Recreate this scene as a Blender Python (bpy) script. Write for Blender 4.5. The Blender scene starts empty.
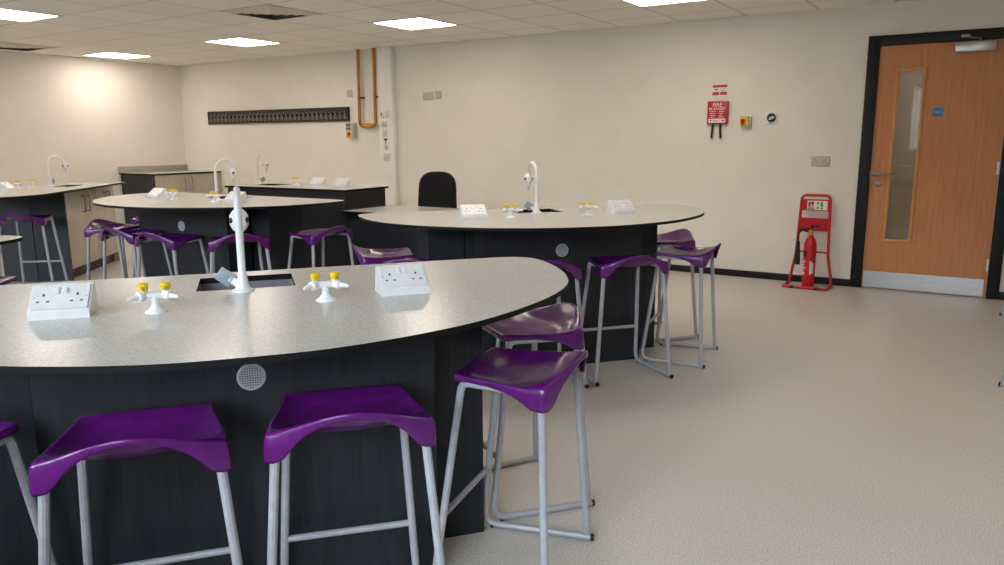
import bpy, bmesh, math, random
from mathutils import Vector, Matrix
random.seed(7)
PI = math.pi
sc = bpy.context.scene
COL = bpy.data.collections.new('classroom'); sc.collection.children.link(COL)

# ------------------------------------------------------------------ materials
def lin(h):
    h = h.lstrip('#')
    v = [int(h[i:i+2], 16)/255 for i in (0, 2, 4)]
    return tuple(c/12.92 if c <= .04045 else ((c+.055)/1.055)**2.4 for c in v) + (1,)

def mat(name, hexc, rough=.5, metal=0, spec=.5, hex2=None, scale=40, stretch=(1, 1, 1), lo=.4, hi=.6, bump=0, bscale=None, detail=3, coat=0):
    m = bpy.data.materials.new(name); m.use_nodes = True
    nt = m.node_tree; b = nt.nodes['Principled BSDF']
    b.inputs['Base Color'].default_value = lin(hexc)
    b.inputs['Roughness'].default_value = rough; b.inputs['Metallic'].default_value = metal
    b.inputs['Specular IOR Level'].default_value = spec
    b.inputs['Coat Weight'].default_value = coat
    tc = nt.nodes.new('ShaderNodeTexCoord'); mp = nt.nodes.new('ShaderNodeMapping')
    mp.inputs['Scale'].default_value = stretch
    nt.links.new(tc.outputs['Object'], mp.inputs['Vector'])
    nz = nt.nodes.new('ShaderNodeTexNoise'); nz.inputs['Scale'].default_value = scale; nz.inputs['Detail'].default_value = detail
    nt.links.new(mp.outputs['Vector'], nz.inputs['Vector'])
    if hex2:
        r = nt.nodes.new('ShaderNodeValToRGB')
        r.color_ramp.elements[0].position = lo; r.color_ramp.elements[1].position = hi
        r.color_ramp.elements[0].color = lin(hexc); r.color_ramp.elements[1].color = lin(hex2)
        nt.links.new(nz.outputs['Fac'], r.inputs['Fac']); nt.links.new(r.outputs['Color'], b.inputs['Base Color'])
    if bump:
        n2 = nt.nodes.new('ShaderNodeTexNoise'); n2.inputs['Scale'].default_value = bscale or scale
        nt.links.new(mp.outputs['Vector'], n2.inputs['Vector'])
        bp = nt.nodes.new('ShaderNodeBump'); bp.inputs['Strength'].default_value = bump; bp.inputs['Distance'].default_value = .002
        nt.links.new(n2.outputs['Fac'], bp.inputs['Height']); nt.links.new(bp.outputs['Normal'], b.inputs['Normal'])
    return m

def glow(name, col, strength):
    m = bpy.data.materials.new(name); m.use_nodes = True
    b = m.node_tree.nodes['Principled BSDF']
    b.inputs['Base Color'].default_value = (.9, .9, .9, 1); b.inputs['Emission Color'].default_value = (*col, 1)
    b.inputs['Emission Strength'].default_value = strength
    return m

def thin_glass(name, tint='#dfe4e2'):
    m = bpy.data.materials.new(name); m.use_nodes = True
    nt = m.node_tree; nt.nodes.clear()
    out = nt.nodes.new('ShaderNodeOutputMaterial'); mx = nt.nodes.new('ShaderNodeMixShader')
    tr = nt.nodes.new('ShaderNodeBsdfTransparent'); tr.inputs[0].default_value = lin(tint)
    gl = nt.nodes.new('ShaderNodeBsdfGlossy'); gl.inputs['Roughness'].default_value = .02
    fr = nt.nodes.new('ShaderNodeFresnel'); fr.inputs[0].default_value = 1.5
    nt.links.new(fr.outputs[0], mx.inputs[0]); nt.links.new(tr.outputs[0], mx.inputs[1]); nt.links.new(gl.outputs[0], mx.inputs[2])
    nt.links.new(mx.outputs[0], out.inputs[0])
    return m

def tile_material(name, hexc, seam, sx, sy, ox, oy, w):
    """mineral-fibre ceiling tiles on a square grid, with thin grid lines"""
    m = mat(name, hexc, .9, spec=.2, bump=.25, bscale=180)
    nt = m.node_tree; b = nt.nodes['Principled BSDF']
    tc = nt.nodes.new('ShaderNodeTexCoord'); sp = nt.nodes.new('ShaderNodeSeparateXYZ')
    nt.links.new(tc.outputs['Object'], sp.inputs[0])
    def M(op, a, bb):
        n = nt.nodes.new('ShaderNodeMath'); n.operation = op
        for i, q in enumerate((a, bb)):
            if isinstance(q, (int, float)): n.inputs[i].default_value = q
            else: nt.links.new(q, n.inputs[i])
        return n.outputs[0]
    masks, cells = [], []
    for o, s, off in ((sp.outputs[0], sx, ox), (sp.outputs[1], sy, oy)):
        q = M('DIVIDE', M('SUBTRACT', o, off), s)
        f = M('ABSOLUTE', M('SUBTRACT', M('FRACT', q, 0), .5), 0)
        masks.append(M('GREATER_THAN', f, .5-w/s)); cells.append(M('FLOOR', q, 0))
    k = M('MAXIMUM', masks[0], masks[1])
    wn = nt.nodes.new('ShaderNodeTexWhiteNoise'); wn.noise_dimensions = '2D'
    cb = nt.nodes.new('ShaderNodeCombineXYZ'); nt.links.new(cells[0], cb.inputs[0]); nt.links.new(cells[1], cb.inputs[1])
    nt.links.new(cb.outputs[0], wn.inputs['Vector'])
    hv = nt.nodes.new('ShaderNodeHueSaturation'); hv.inputs['Color'].default_value = lin(hexc)
    nt.links.new(M('ADD', M('MULTIPLY', wn.outputs['Value'], .05), .975), hv.inputs['Value'])
    mx = nt.nodes.new('ShaderNodeMix'); mx.data_type = 'RGBA'
    nt.links.new(k, mx.inputs[0]); nt.links.new(hv.outputs[0], mx.inputs[6]); mx.inputs[7].default_value = lin(seam)
    nt.links.new(mx.outputs[2], b.inputs['Base Color'])
    return m

M = {}
M['wall'] = mat('wall_paint', '#e9e5de', .75, spec=.25, hex2='#e6e2da', scale=3, bump=.05, bscale=200)
M['column'] = mat('white_boxing', '#eeecea', .5, spec=.3, hex2='#e9e7e5', scale=5)
M['ceiling'] = tile_material('ceiling_tile', '#f1eee8', '#d8d2c8', .61, .6, -2.595, 5.67, .012)
M['floor'] = mat('speckled_vinyl', '#a59f98', .42, spec=.4, hex2='#d0cbc5', scale=190, lo=.34, hi=.54, bump=.05, bscale=300, detail=2)
M['black'] = mat('black_paint', '#121214', .45, spec=.3, hex2='#161618', scale=12)
M['skirt'] = mat('black_skirting', '#141413', .5, spec=.3, hex2='#181817', scale=10)
M['top'] = mat('speckled_laminate', '#b3b1ae', .22, spec=.6, hex2='#c7c5c2', scale=220, lo=.36, hi=.58, detail=2)
M['core'] = mat('black_laminate_core', '#0d0d0f', .6, spec=.2)
M['navy'] = mat('dark_woodgrain_panel', '#1b1d23', .42, hex2='#23262d', scale=9, stretch=(9, 9, .6), spec=.4)
M['cream'] = mat('cream_door', '#b7aea0', .5, hex2='#beb5a7', scale=14, stretch=(1, 1, .3))
M['kick'] = mat('dark_plinth_strip', '#2b2825', .5, hex2='#353129', scale=12)
M['purple'] = mat('purple_plastic', '#551462', .25, spec=.5, hex2='#5e176c', scale=25, bump=.04, bscale=500)
M['tube'] = mat('silver_grey_powder_coat', '#a5a4ab', .45, metal=.1, spec=.4, hex2='#aeadb4', scale=30)
M['rubber'] = mat('black_rubber', '#101010', .6)
M['white'] = mat('white_plastic', '#e4e2e4', .35, spec=.4, hex2='#dedcde', scale=20)
M['white_coat'] = mat('white_epoxy', '#e9e7e9', .3, spec=.4, hex2='#e3e1e3', scale=20)
M['offwhite'] = mat('offwhite_plastic', '#cfc9be', .4, hex2='#c9c3b8', scale=25)
M['greyplate'] = mat('grey_plate', '#c0b9ae', .45, hex2='#c7c0b5', scale=25)
M['upst'] = mat('grey_upstand', '#a39c90', .45, hex2='#aaa397', scale=25)
M['hole'] = mat('socket_hole', '#241d22', .7)
M['yellow'] = mat('yellow_plastic', '#e9c614', .35, hex2='#e2be10', scale=20)
M['lever'] = mat('blue_grey_plastic', '#8e9aa2', .4, hex2='#98a3aa', scale=20)
M['sink'] = mat('grey_sink_resin', '#808086', .35, hex2='#88888d', scale=20)
M['wood'] = mat('beech_veneer', '#bb794c', .5, spec=.35, hex2='#cd9163', scale=6, stretch=(7, 7, .5), lo=.25, hi=.75, detail=6)
M['bead'] = mat('oak_bead', '#c58b48', .4, hex2='#cf9652', scale=8, stretch=(6, 6, .6))
M['steel'] = mat('brushed_steel', '#b9b9bb', .3, metal=.9, hex2='#c3c3c5', scale=8, stretch=(1, 1, 60))
M['satin'] = mat('satin_steel', '#8d857c', .35, metal=.9, hex2='#968e85', scale=20)
M['red'] = mat('red_enamel', '#b5121b', .3, hex2='#bb161f', scale=20)
M['redbody'] = mat('red_cylinder', '#c1161f', .28, hex2='#b9121b', scale=10)
M['chair'] = mat('black_fabric', '#0c0c0e', .9, hex2='#121214', scale=150, bump=.4, bscale=400)
M['pipe'] = mat('yellow_ochre_pipe', '#a9721a', .3, metal=.3, hex2='#b67d20', scale=25)
M['brass'] = mat('brass_fitting', '#d39a2c', .3, metal=.6, hex2='#c98f26', scale=25)
M['rack'] = mat('dark_grey_board', '#3a3632', .6, spec=.3, hex2='#3f3b36', scale=20)
M['hook'] = mat('pewter_hook', '#857d73', .55, metal=.1, hex2='#7d766c', scale=20)
M['mesh'] = mat('pale_grey_grille', '#bfc0c2', .45, hex2='#b6b7b9', scale=20)
M['dark'] = mat('dark_gap', '#0b0b0c', .8)
M['ventdark'] = mat('dark_duct', '#3a332c', .8, hex2='#332d27', scale=20)
M['alu'] = mat('white_aluminium', '#d8d2c7', .5, hex2='#d2ccc1', scale=20)
M['green'] = mat('pale_green_print', '#5b8a63', .5)
M['blue'] = mat('blue_sign', '#2b78b4', .4)
M['signwhite'] = mat('sign_white', '#e8e6e0', .4)
M['navyprint'] = mat('black_print', '#141414', .5)
M['glass'] = thin_glass('thin_glass')
M['doorglass'] = thin_glass('door_glass', '#d2cfc9')
M['lamp'] = glow('light_diffuser', (1, .862, .735), 9.3)
M['corridor'] = mat('corridor_paint', '#d6d0c8', .8, hex2='#d0cac2', scale=3)

# ------------------------------------------------------------------ mesh builder
class MB:
    def __init__(self): self.v, self.f, self.m = [], [], []
    def add(self, vs, fs, mi=0):
        o = len(self.v); self.v += [tuple(p) for p in vs]
        self.f += [tuple(i+o for i in f) for f in fs]; self.m += [mi]*len(fs); return self
    def box(self, x0, x1, y0, y1, z0, z1, mi=0, bev=0):
        if bev:
            bm = bmesh.new(); bmesh.ops.create_cube(bm, size=1)
            for q in bm.verts: q.co = Vector(((x0+x1)/2+q.co.x*(x1-x0), (y0+y1)/2+q.co.y*(y1-y0), (z0+z1)/2+q.co.z*(z1-z0)))
            bmesh.ops.bevel(bm, geom=bm.edges[:]+bm.verts[:], offset=bev, segments=2, profile=.5, affect='EDGES')
            return self.bm(bm, mi)
        vs = [(x, y, z) for z in (z0, z1) for y in (y0, y1) for x in (x0, x1)]
        return self.add(vs, [(0, 2, 3, 1), (4, 5, 7, 6), (0, 1, 5, 4), (2, 6, 7, 3), (0, 4, 6, 2), (1, 3, 7, 5)], mi)
    def bm(self, bm, mi=0):
        bm.verts.index_update()
        self.add([q.co[:] for q in bm.verts], [[q.index for q in f.verts] for f in bm.faces], mi); bm.free(); return self
    def prism(self, pts, z0, z1, mi=0, miside=None):
        n = len(pts); vs = [(x, y, z0) for x, y in pts]+[(x, y, z1) for x, y in pts]
        self.add(vs, [tuple(range(n))[::-1], tuple(range(n, 2*n))], mi)
        return self.add(vs, [(i, (i+1) % n, n+(i+1) % n, n+i) for i in range(n)], mi if miside is None else miside)
    def lathe(self, prof, seg=20, mi=0, ax=None, at=(0, 0, 0)):
        """prof: (radius, height) pairs; ax: axis direction"""
        vs, fs = [], []
        q = Vector((0, 0, 1)).rotation_difference(Vector(ax)).to_matrix() if ax else Matrix.Identity(3)
        for r, h in prof:
            for k in range(seg):
                a = 2*PI*k/seg; vs.append(q @ Vector((r*math.cos(a), r*math.sin(a), h))+Vector(at))
        for i in range(len(prof)-1):
            for k in range(seg): fs.append((i*seg+k, i*seg+(k+1) % seg, (i+1)*seg+(k+1) % seg, (i+1)*seg+k))
        fs.append(tuple(range(seg))[::-1]); fs.append(tuple(range((len(prof)-1)*seg, len(prof)*seg)))
        return self.add(vs, fs, mi)
    def tube(self, path, r, seg=10, mi=0, closed=False, caps=True):
        P = [Vector(p) for p in path]; n = len(P); rr = r if isinstance(r, (list, tuple)) else [r]*n
        vs, fs, N = [], [], None
        for i in range(n):
            a, b = P[(i-1) % n] if (i or closed) else P[0], P[(i+1) % n] if (i < n-1 or closed) else P[-1]
            t = (b-a).normalized()
            if N is None: N = t.orthogonal().normalized()
            N = (N-t*N.dot(t)).normalized(); B = t.cross(N)
            for k in range(seg):
                an = 2*PI*k/seg; vs.append(P[i]+(N*math.cos(an)+B*math.sin(an))*rr[i])
        for i in range(n if closed else n-1):
            for k in range(seg):
                j = (i+1) % n; fs.append((i*seg+k, i*seg+(k+1) % seg, j*seg+(k+1) % seg, j*seg+k))
        if caps and not closed: fs += [tuple(range(seg))[::-1], tuple(range((n-1)*seg, n*seg))]
        return self.add(vs, fs, mi)
    def xf(self, mtx):
        self.v = [tuple(mtx @ Vector(p)) for p in self.v]; return self
    def build(self, name, mats, parent=None, smooth=35, loc=None):
        me = bpy.data.meshes.new(name); me.from_pydata(self.v, [], self.f)
        for m in (mats if isinstance(mats, (list, tuple)) else [mats]): me.materials.append(m)
        for p, i in zip(me.polygons, self.m): p.material_index = i
        bm = bmesh.new(); bm.from_mesh(me); bmesh.ops.recalc_face_normals(bm, faces=bm.faces[:]); bm.to_mesh(me); bm.free()
        if smooth: 
            me.polygons.foreach_set('use_smooth', [True]*len(me.polygons)); me.set_sharp_from_angle(angle=math.radians(smooth))
        o = bpy.data.objects.new(name, me); COL.objects.link(o)
        if parent: o.parent = parent
        if loc: o.location = loc
        return o

def round_path(pts, rad, n=6):
    P = [Vector(p) for p in pts]; out = [P[0]]
    for i in range(1, len(P)-1):
        a, b = (P[i-1]-P[i]), (P[i+1]-P[i]); ang = a.angle(b)
        r = rad[i-1] if isinstance(rad, (list, tuple)) else rad
        d = min(r/math.tan(ang/2), a.length*.49, b.length*.49)
        s, e = P[i]+a.normalized()*d, P[i]+b.normalized()*d
        for k in range(n+1):
            t = k/n; out.append(s*(1-t)**2+P[i]*2*t*(1-t)+e*t*t)
    return out+[P[-1]]

def round_poly(pts, rad, n=6):
    P = [Vector((*p, 0)) for p in pts]; N = len(P); out = []
    for i in range(N):
        a, b = P[i-1]-P[i], P[(i+1) % N]-P[i]; r = rad[i] if isinstance(rad, (list, tuple)) else rad
        if r <= 0: out.append(P[i][:2]); continue
        d = min(r/math.tan(a.angle(b)/2), a.length*.45, b.length*.45)
        s, e = P[i]+a.normalized()*d, P[i]+b.normalized()*d
        for k in range(n+1):
            t = k/n; q = s*(1-t)**2+P[i]*2*t*(1-t)+e*t*t; out.append((q.x, q.y))
    return out

def empty(name, loc=(0, 0, 0), rz=0):
    o = bpy.data.objects.new(name, None); COL.objects.link(o); o.empty_display_size = .1
    o.location = loc; o.rotation_euler = (0, 0, math.radians(rz)); return o
def tag(o, label, cat, group=None, kind=None):
    o['label'] = label; o['category'] = cat
    if group: o['group'] = group
    if kind: o['kind'] = kind
    return o
def struct(o): o['kind'] = 'structure'; return o
def copy_tree(o, parent=None):
    c = o.copy(); COL.objects.link(c)
    if parent: c.parent = parent
    for ch in [q for q in bpy.data.objects if q.parent == o]: copy_tree(ch, c)
    return c
def place(proto, used, loc, rz, label, group=None):
    """first use moves the prototype itself, later ones copy it with its parts"""
    o = copy_tree(proto) if used else proto
    o.location = loc; o.rotation_euler = (0, 0, math.radians(rz)); o['label'] = label
    if group: o['group'] = group
    return o
def text_mesh(name, s, size, material, parent, loc, rot=(PI/2, 0, 0), depth=.0006, align='CENTER', space=1.0):
    cu = bpy.data.curves.new(name, 'FONT'); cu.body = s; cu.size = size; cu.extrude = depth; cu.align_x = align; cu.align_y = 'CENTER'
    cu.space_character = space; cu.resolution_u = 2
    t = bpy.data.objects.new(name, cu); sc.collection.objects.link(t)
    bpy.context.view_layer.update()
    me = bpy.data.meshes.new_from_object(t.evaluated_get(bpy.context.evaluated_depsgraph_get()))
    bpy.data.objects.remove(t); me.materials.clear(); me.materials.append(material)
    o = bpy.data.objects.new(name, me); COL.objects.link(o); o.parent = parent; o.location = loc; o.rotation_euler = rot
    return o

# ------------------------------------------------------------------ room shell
D = 7.2835                     # back wall
ZC = 2.38                      # ceiling
XL, XR, YF = -10.173, 2.5, -1.1
DX0, DX1, DZ = -.867, .060, 2.04     # door leaf
struct(MB().box(XL-.2, XR+.2, YF-.2, 9.6, -.1, 0).build('floor', M['floor']))
struct(MB().box(XL-.2, XR+.2, YF-.2, D+.12, ZC, ZC+.1).build('ceiling', M['ceiling']))
o0, o1, oz = DX0-.03, DX1+.03, DZ+.03
wb = MB().box(XL-.2, o0, D, D+.12, 0, ZC).box(o1, XR+.2, D, D+.12, 0, ZC).box(o0, o1, D, D+.12, oz, ZC)
struct(wb.build('wall_back', M['wall']))
struct(MB().box(XL-.12, XL, YF-.2, D, 0, ZC).build('wall_left', M['wall']))
struct(MB().box(XR, XR+.12, YF-.2, D, 0, ZC).build('wall_right', M['wall']))
WIN = [(-7.4, -5.2), (-4.4, -2.2), (-1.33, .6)]
WZ0, WZ1 = 1.0, 2.22
wf = MB(); xs = XL
for a, b in WIN:
    wf.box(xs, a, YF-.12, YF, 0, ZC); wf.box(a, b, YF-.12, YF, 0, WZ0); wf.box(a, b, YF-.12, YF, WZ1, ZC); xs = b
wf.box(xs, XR, YF-.12, YF, 0, ZC)
struct(wf.build('wall_front', M['wall']))
for i, (a, b) in enumerate(WIN):
    w = MB()
    for p, q in ((a, a+.05), (b-.05, b), ((a+b)/2-.025, (a+b)/2+.025)): w.box(p, q, YF-.09, YF-.03, WZ0, WZ1)
    w.box(a, b, YF-.09, YF-.03, WZ0, WZ0+.05).box(a, b, YF-.09, YF-.03, WZ1-.05, WZ1)
    wo = struct(w.build('window_%d' % (i+1), M['white']))
    MB().box(a+.05, b-.05, YF-.063, YF-.057, WZ0+.05, WZ1-.05).build('pane', M['glass'], wo)
    li = bpy.data.lights.new('daylight_portal', 'AREA'); li.shape = 'RECTANGLE'; li.size = b-a; li.size_y = WZ1-WZ0
    li.cycles.is_portal = True
    lo = bpy.data.objects.new('daylight_portal', li); COL.objects.link(lo)
    lo.location = ((a+b)/2, YF-.13, (WZ0+WZ1)/2); lo.rotation_euler = (PI/2, 0, 0)
# skirting
def skirt(name, x0, x1, y0, y1):
    return struct(MB().box(x0, x1, y0, y1, 0, .063, bev=.003).build(name, M['skirt']))
skirt('baseboard_back', -6.08, DX0-.092, D-.014, D)
skirt('baseboard_rear', DX1+.092, XR, D-.014, D)
skirt('baseboard_left', XL, XL+.014, YF, 6.2)
# white boxed-in service column
colm = struct(MB().box(-6.31, -6.09, D-.07, D, 0, ZC, bev=.004).build('trim_2', M['column']))
# corridor behind the door
CY = 9.2
cw = (-.71, -.35, 1.15, 1.82)
k = MB().box(-2.2, cw[0], CY, CY+.1, 0, ZC).box(cw[1], 1.6, CY, CY+.1, 0, ZC).box(cw[0], cw[1], CY, CY+.1, 0, cw[2]).box(cw[0], cw[1], CY, CY+.1, cw[3], ZC)
k.box(-2.3, -2.2, D+.12, CY, 0, ZC).box(1.6, 1.7, D+.12, CY, 0, ZC).box(-2.3, 1.7, D+.12, CY+.1, ZC, ZC+.1)
struct(k.build('wall_corridor', M['corridor']))
cwn = struct(MB().box(cw[0], cw[0]+.03, CY+.03, CY+.07, cw[2], cw[3]).box(cw[1]-.03, cw[1], CY+.03, CY+.07, cw[2], cw[3]).box(cw[0], cw[1], CY+.03, CY+.07, cw[2], cw[2]+.03).box(cw[0], cw[1], CY+.03, CY+.07, cw[3]-.03, cw[3]).build('window_4', M['white']))
MB().box(cw[0]+.03, cw[1]-.03, CY+.047, CY+.053, cw[2]+.03, cw[3]-.03).build('pane', M['glass'], cwn)
li = bpy.data.lights.new('daylight_portal', 'AREA'); li.shape = 'RECTANGLE'; li.size = cw[1]-cw[0]; li.size_y = cw[3]-cw[2]; li.cycles.is_portal = True
lo = bpy.data.objects.new('daylight_portal', li); COL.objects.link(lo); lo.location = ((cw[0]+cw[1])/2, CY+.11, (cw[2]+cw[3])/2); lo.rotation_euler = (-PI/2, 0, 0)

# door frame and door
fr = MB().box(DX0-.092, DX0-.004, D-.022, D, 0, DZ+.085, bev=.003).box(DX1+.004, DX1+.092, D-.022, D, 0, DZ+.085, bev=.003).box(DX0-.004, DX1+.004, D-.022, D, DZ+.004, DZ+.085, bev=.003)
fr.box(DX0-.03, DX0-.003, D, D+.12, 0, DZ+.03).box(DX1+.003, DX1+.03, D, D+.12, 0, DZ+.03).box(DX0-.03, DX1+.03, D, D+.12, DZ+.003, DZ+.03)
struct(fr.build('trim_1', M['black']))
door = struct(empty('door_1', (0, 0, 0)))
gx0, gx1, gz0, gz1 = -.712, -.531, .435, 1.835
y0, y1 = D+.002, D+.046
dl = MB().box(DX0, gx0, y0, y1, .008, DZ).box(gx1, DX1, y0, y1, .008, DZ).box(gx0, gx1, y0, y1, .008, gz0).box(gx0, gx1, y0, y1, gz1, DZ)
dl.build('door_leaf', M['wood'], door)
b = .022
vb = MB().box(gx0-b, gx0+.004, y0-.008, y0+.02, gz0-b, gz1+b, bev=.003).box(gx1-.004, gx1+b, y0-.008, y0+.02, gz0-b, gz1+b, bev=.003)
vb.box(gx0, gx1, y0-.008, y0+.02, gz0-b, gz0+.004, bev=.003).box(gx0, gx1, y0-.008, y0+.02, gz1-.004, gz1+b, bev=.003)
vb.build('vision_panel_bead', M['bead'], door)
MB().box(gx0+.001, gx1-.001, y0+.022, y0+.028, gz0+.001, gz1-.001).build('glass_pane', M['doorglass'], door)
MB().box(DX0+.008, DX1-.02, y0-.0025, y0, .012, .152).build('kick_plate', M['steel'], door)
hd = MB().lathe([(.026, 0), (.026, .008), (.022, .01)], 20, ax=(0, -1, 0), at=(-.83, y0, .99))
hd.tube(round_path([(-.83, y0-.008, .99), (-.83, y0-.055, .99), (-.69, y0-.055, .992), (-.685, y0-.03, .992)], [.016, .016]), .0095, 10)
hd.build('lever_handle', M['satin'], door)
MB().lathe([(.026, 0), (.026, .007), (.022, .009)], 20, ax=(0, -1, 0), at=(-.80, y0, .905)).lathe([(.008, .009), (.008, .02), (.006, .021)], 12, ax=(0, -1, 0), at=(-.80, y0, .905)).build('lock_cylinder', M['satin'], door)
cl = MB().box(-.325, -.05, y0-.055, y0, 1.955, 2.03, bev=.004).build('door_closer', M['steel'], door)
MB().tube([(-.16, y0-.03, 2.03), (-.16, y0-.03, 2.055), (-.20, y0-.05, 2.058), (-.27, y0-.03, 2.075)], .008, 8).box(-.29, -.23, y0-.045, y0-.018, 2.065, 2.09, bev=.003).build('closer_arm', M['satin'], cl)
for hz in (.27, 1.05, 1.80):
    MB().box(DX1-.016, DX1+.002, y0-.004, y0+.002, hz-.05, hz+.05).tube([(DX1+.002, y0-.006, hz-.05), (DX1+.002, y0-.006, hz+.05)], .007, 8).build('hinge', M['steel'], door)
bs = MB().prism(round_poly([(-.036, -.036), (.036, -.036), (.036, .036), (-.036, .036)], .016), 0, .0015).xf(Matrix.Translation((-.404, y0, 1.496)) @ Matrix.Rotation(PI/2, 4, 'X')).build('door_sign', M['blue'], door)
text_mesh('sign_lettering', 'Fire door\nkeep shut', .0125, M['signwhite'], bs, (-.404, y0-.0018, 1.496))
MB().box(DX0-.006, DX0+.002, y0-.003, y0+.01, .96, 1.02).build('latch_plate', M['steel'], door)

# ------------------------------------------------------------------ ceiling lights and vents
def make_light():
    t = empty('ceiling_light')
    f = MB()
    for a in ((-.297, -.28, -.297, .297), (.28, .297, -.297, .297), (-.28, .28, -.297, -.28), (-.28, .28, .28, .297)): f.box(*a, -.007, -.0005)
    f.build('light_frame', M['alu'], t)
    MB().box(-.28, .28, -.28, .28, -.005, -.001).build('diffuser', M['lamp'], t)
    t['category'] = 'ceiling light'; return t
LP = make_light(); n = 0
for y in (5.97, 3.57):
    for x in (-9.56, -7.17, -4.73, -2.29, .15):
        if x > 0 and y > 5: continue
        seen = {(-9.56, 5.97): 'square ceiling light nearest the far left wall, in the row along the coat rack wall', (-7.17, 5.97): 'square ceiling light above the coat rack, between its row neighbours',
                (-4.73, 5.97): 'square ceiling light just right of the yellow pipes, in the far row', (-2.29, 5.97): 'square ceiling light at the top edge, toward the door end of the far row',
                (-7.17, 3.57): 'square ceiling light cut by the left edge of the photo, nearer row'}.get((x, y))
        place(LP, n > 0, (x-(.09 if (x, y) == (-7.17, 3.57) else 0), y, ZC), 0, seen or 'square ceiling light outside the photo, %s, %s' % ({5.97: 'along the door wall', 3.57: 'one row nearer', 1.17: 'over the near bench', -1.23: 'along the window wall'}[y], {-9.56: 'at the left wall', -7.17: 'second from left', -4.73: 'mid room', -2.29: 'right of mid room', .15: 'above the open floor'}[x]), 'ceiling light panels'); n += 1
def make_vent():
    t = empty('ceiling_vent')
    f = MB()
    def ring(s0, s1, z0, z1):
        vs = [(sx*s, sy*s, z) for s, z in ((s0, z0), (s1, z1)) for sx, sy in ((-1, -1), (1, -1), (1, 1), (-1, 1))]
        f.add(vs, [(i, (i+1) % 4, 4+(i+1) % 4, 4+i) for i in range(4)])
    f2 = MB()
    for a in ((-.297, -.25, -.297, .297), (.25, .297, -.297, .297), (-.25, .25, -.297, -.25), (-.25, .25, .25, .297)): f2.box(*a, -.006, -.0005)
    f2.build('vent_frame', M['alu'], t)
    for s in (.248, .190, .132, .074):
        ring(s, s-.040, -.0035, -.022)
    f.build('vent_cone', M['alu'], t, smooth=0)
    MB().box(-.25, .25, -.25, .25, -.003, -.0005).build('duct_opening', M['ventdark'], t)
    t['category'] = 'air vent'; return t
place(LP, 1, (-.3, 8.3, ZC), 0, 'added square light panel, unseen, brightening the corridor behind the door', 'ceiling light panels')  # unseen panel added to lighten the corridor behind the door glass
VP = make_vent()
place(VP, 0, (-5.34, 4.77, ZC), 0, 'dark square ceiling air vent between the two light rows at the top', 'ceiling air vents')
place(VP, 1, (-9.60, 4.77, ZC), 0, 'dark ceiling air vent at the left edge above the left wall', 'ceiling air vents')

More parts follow.
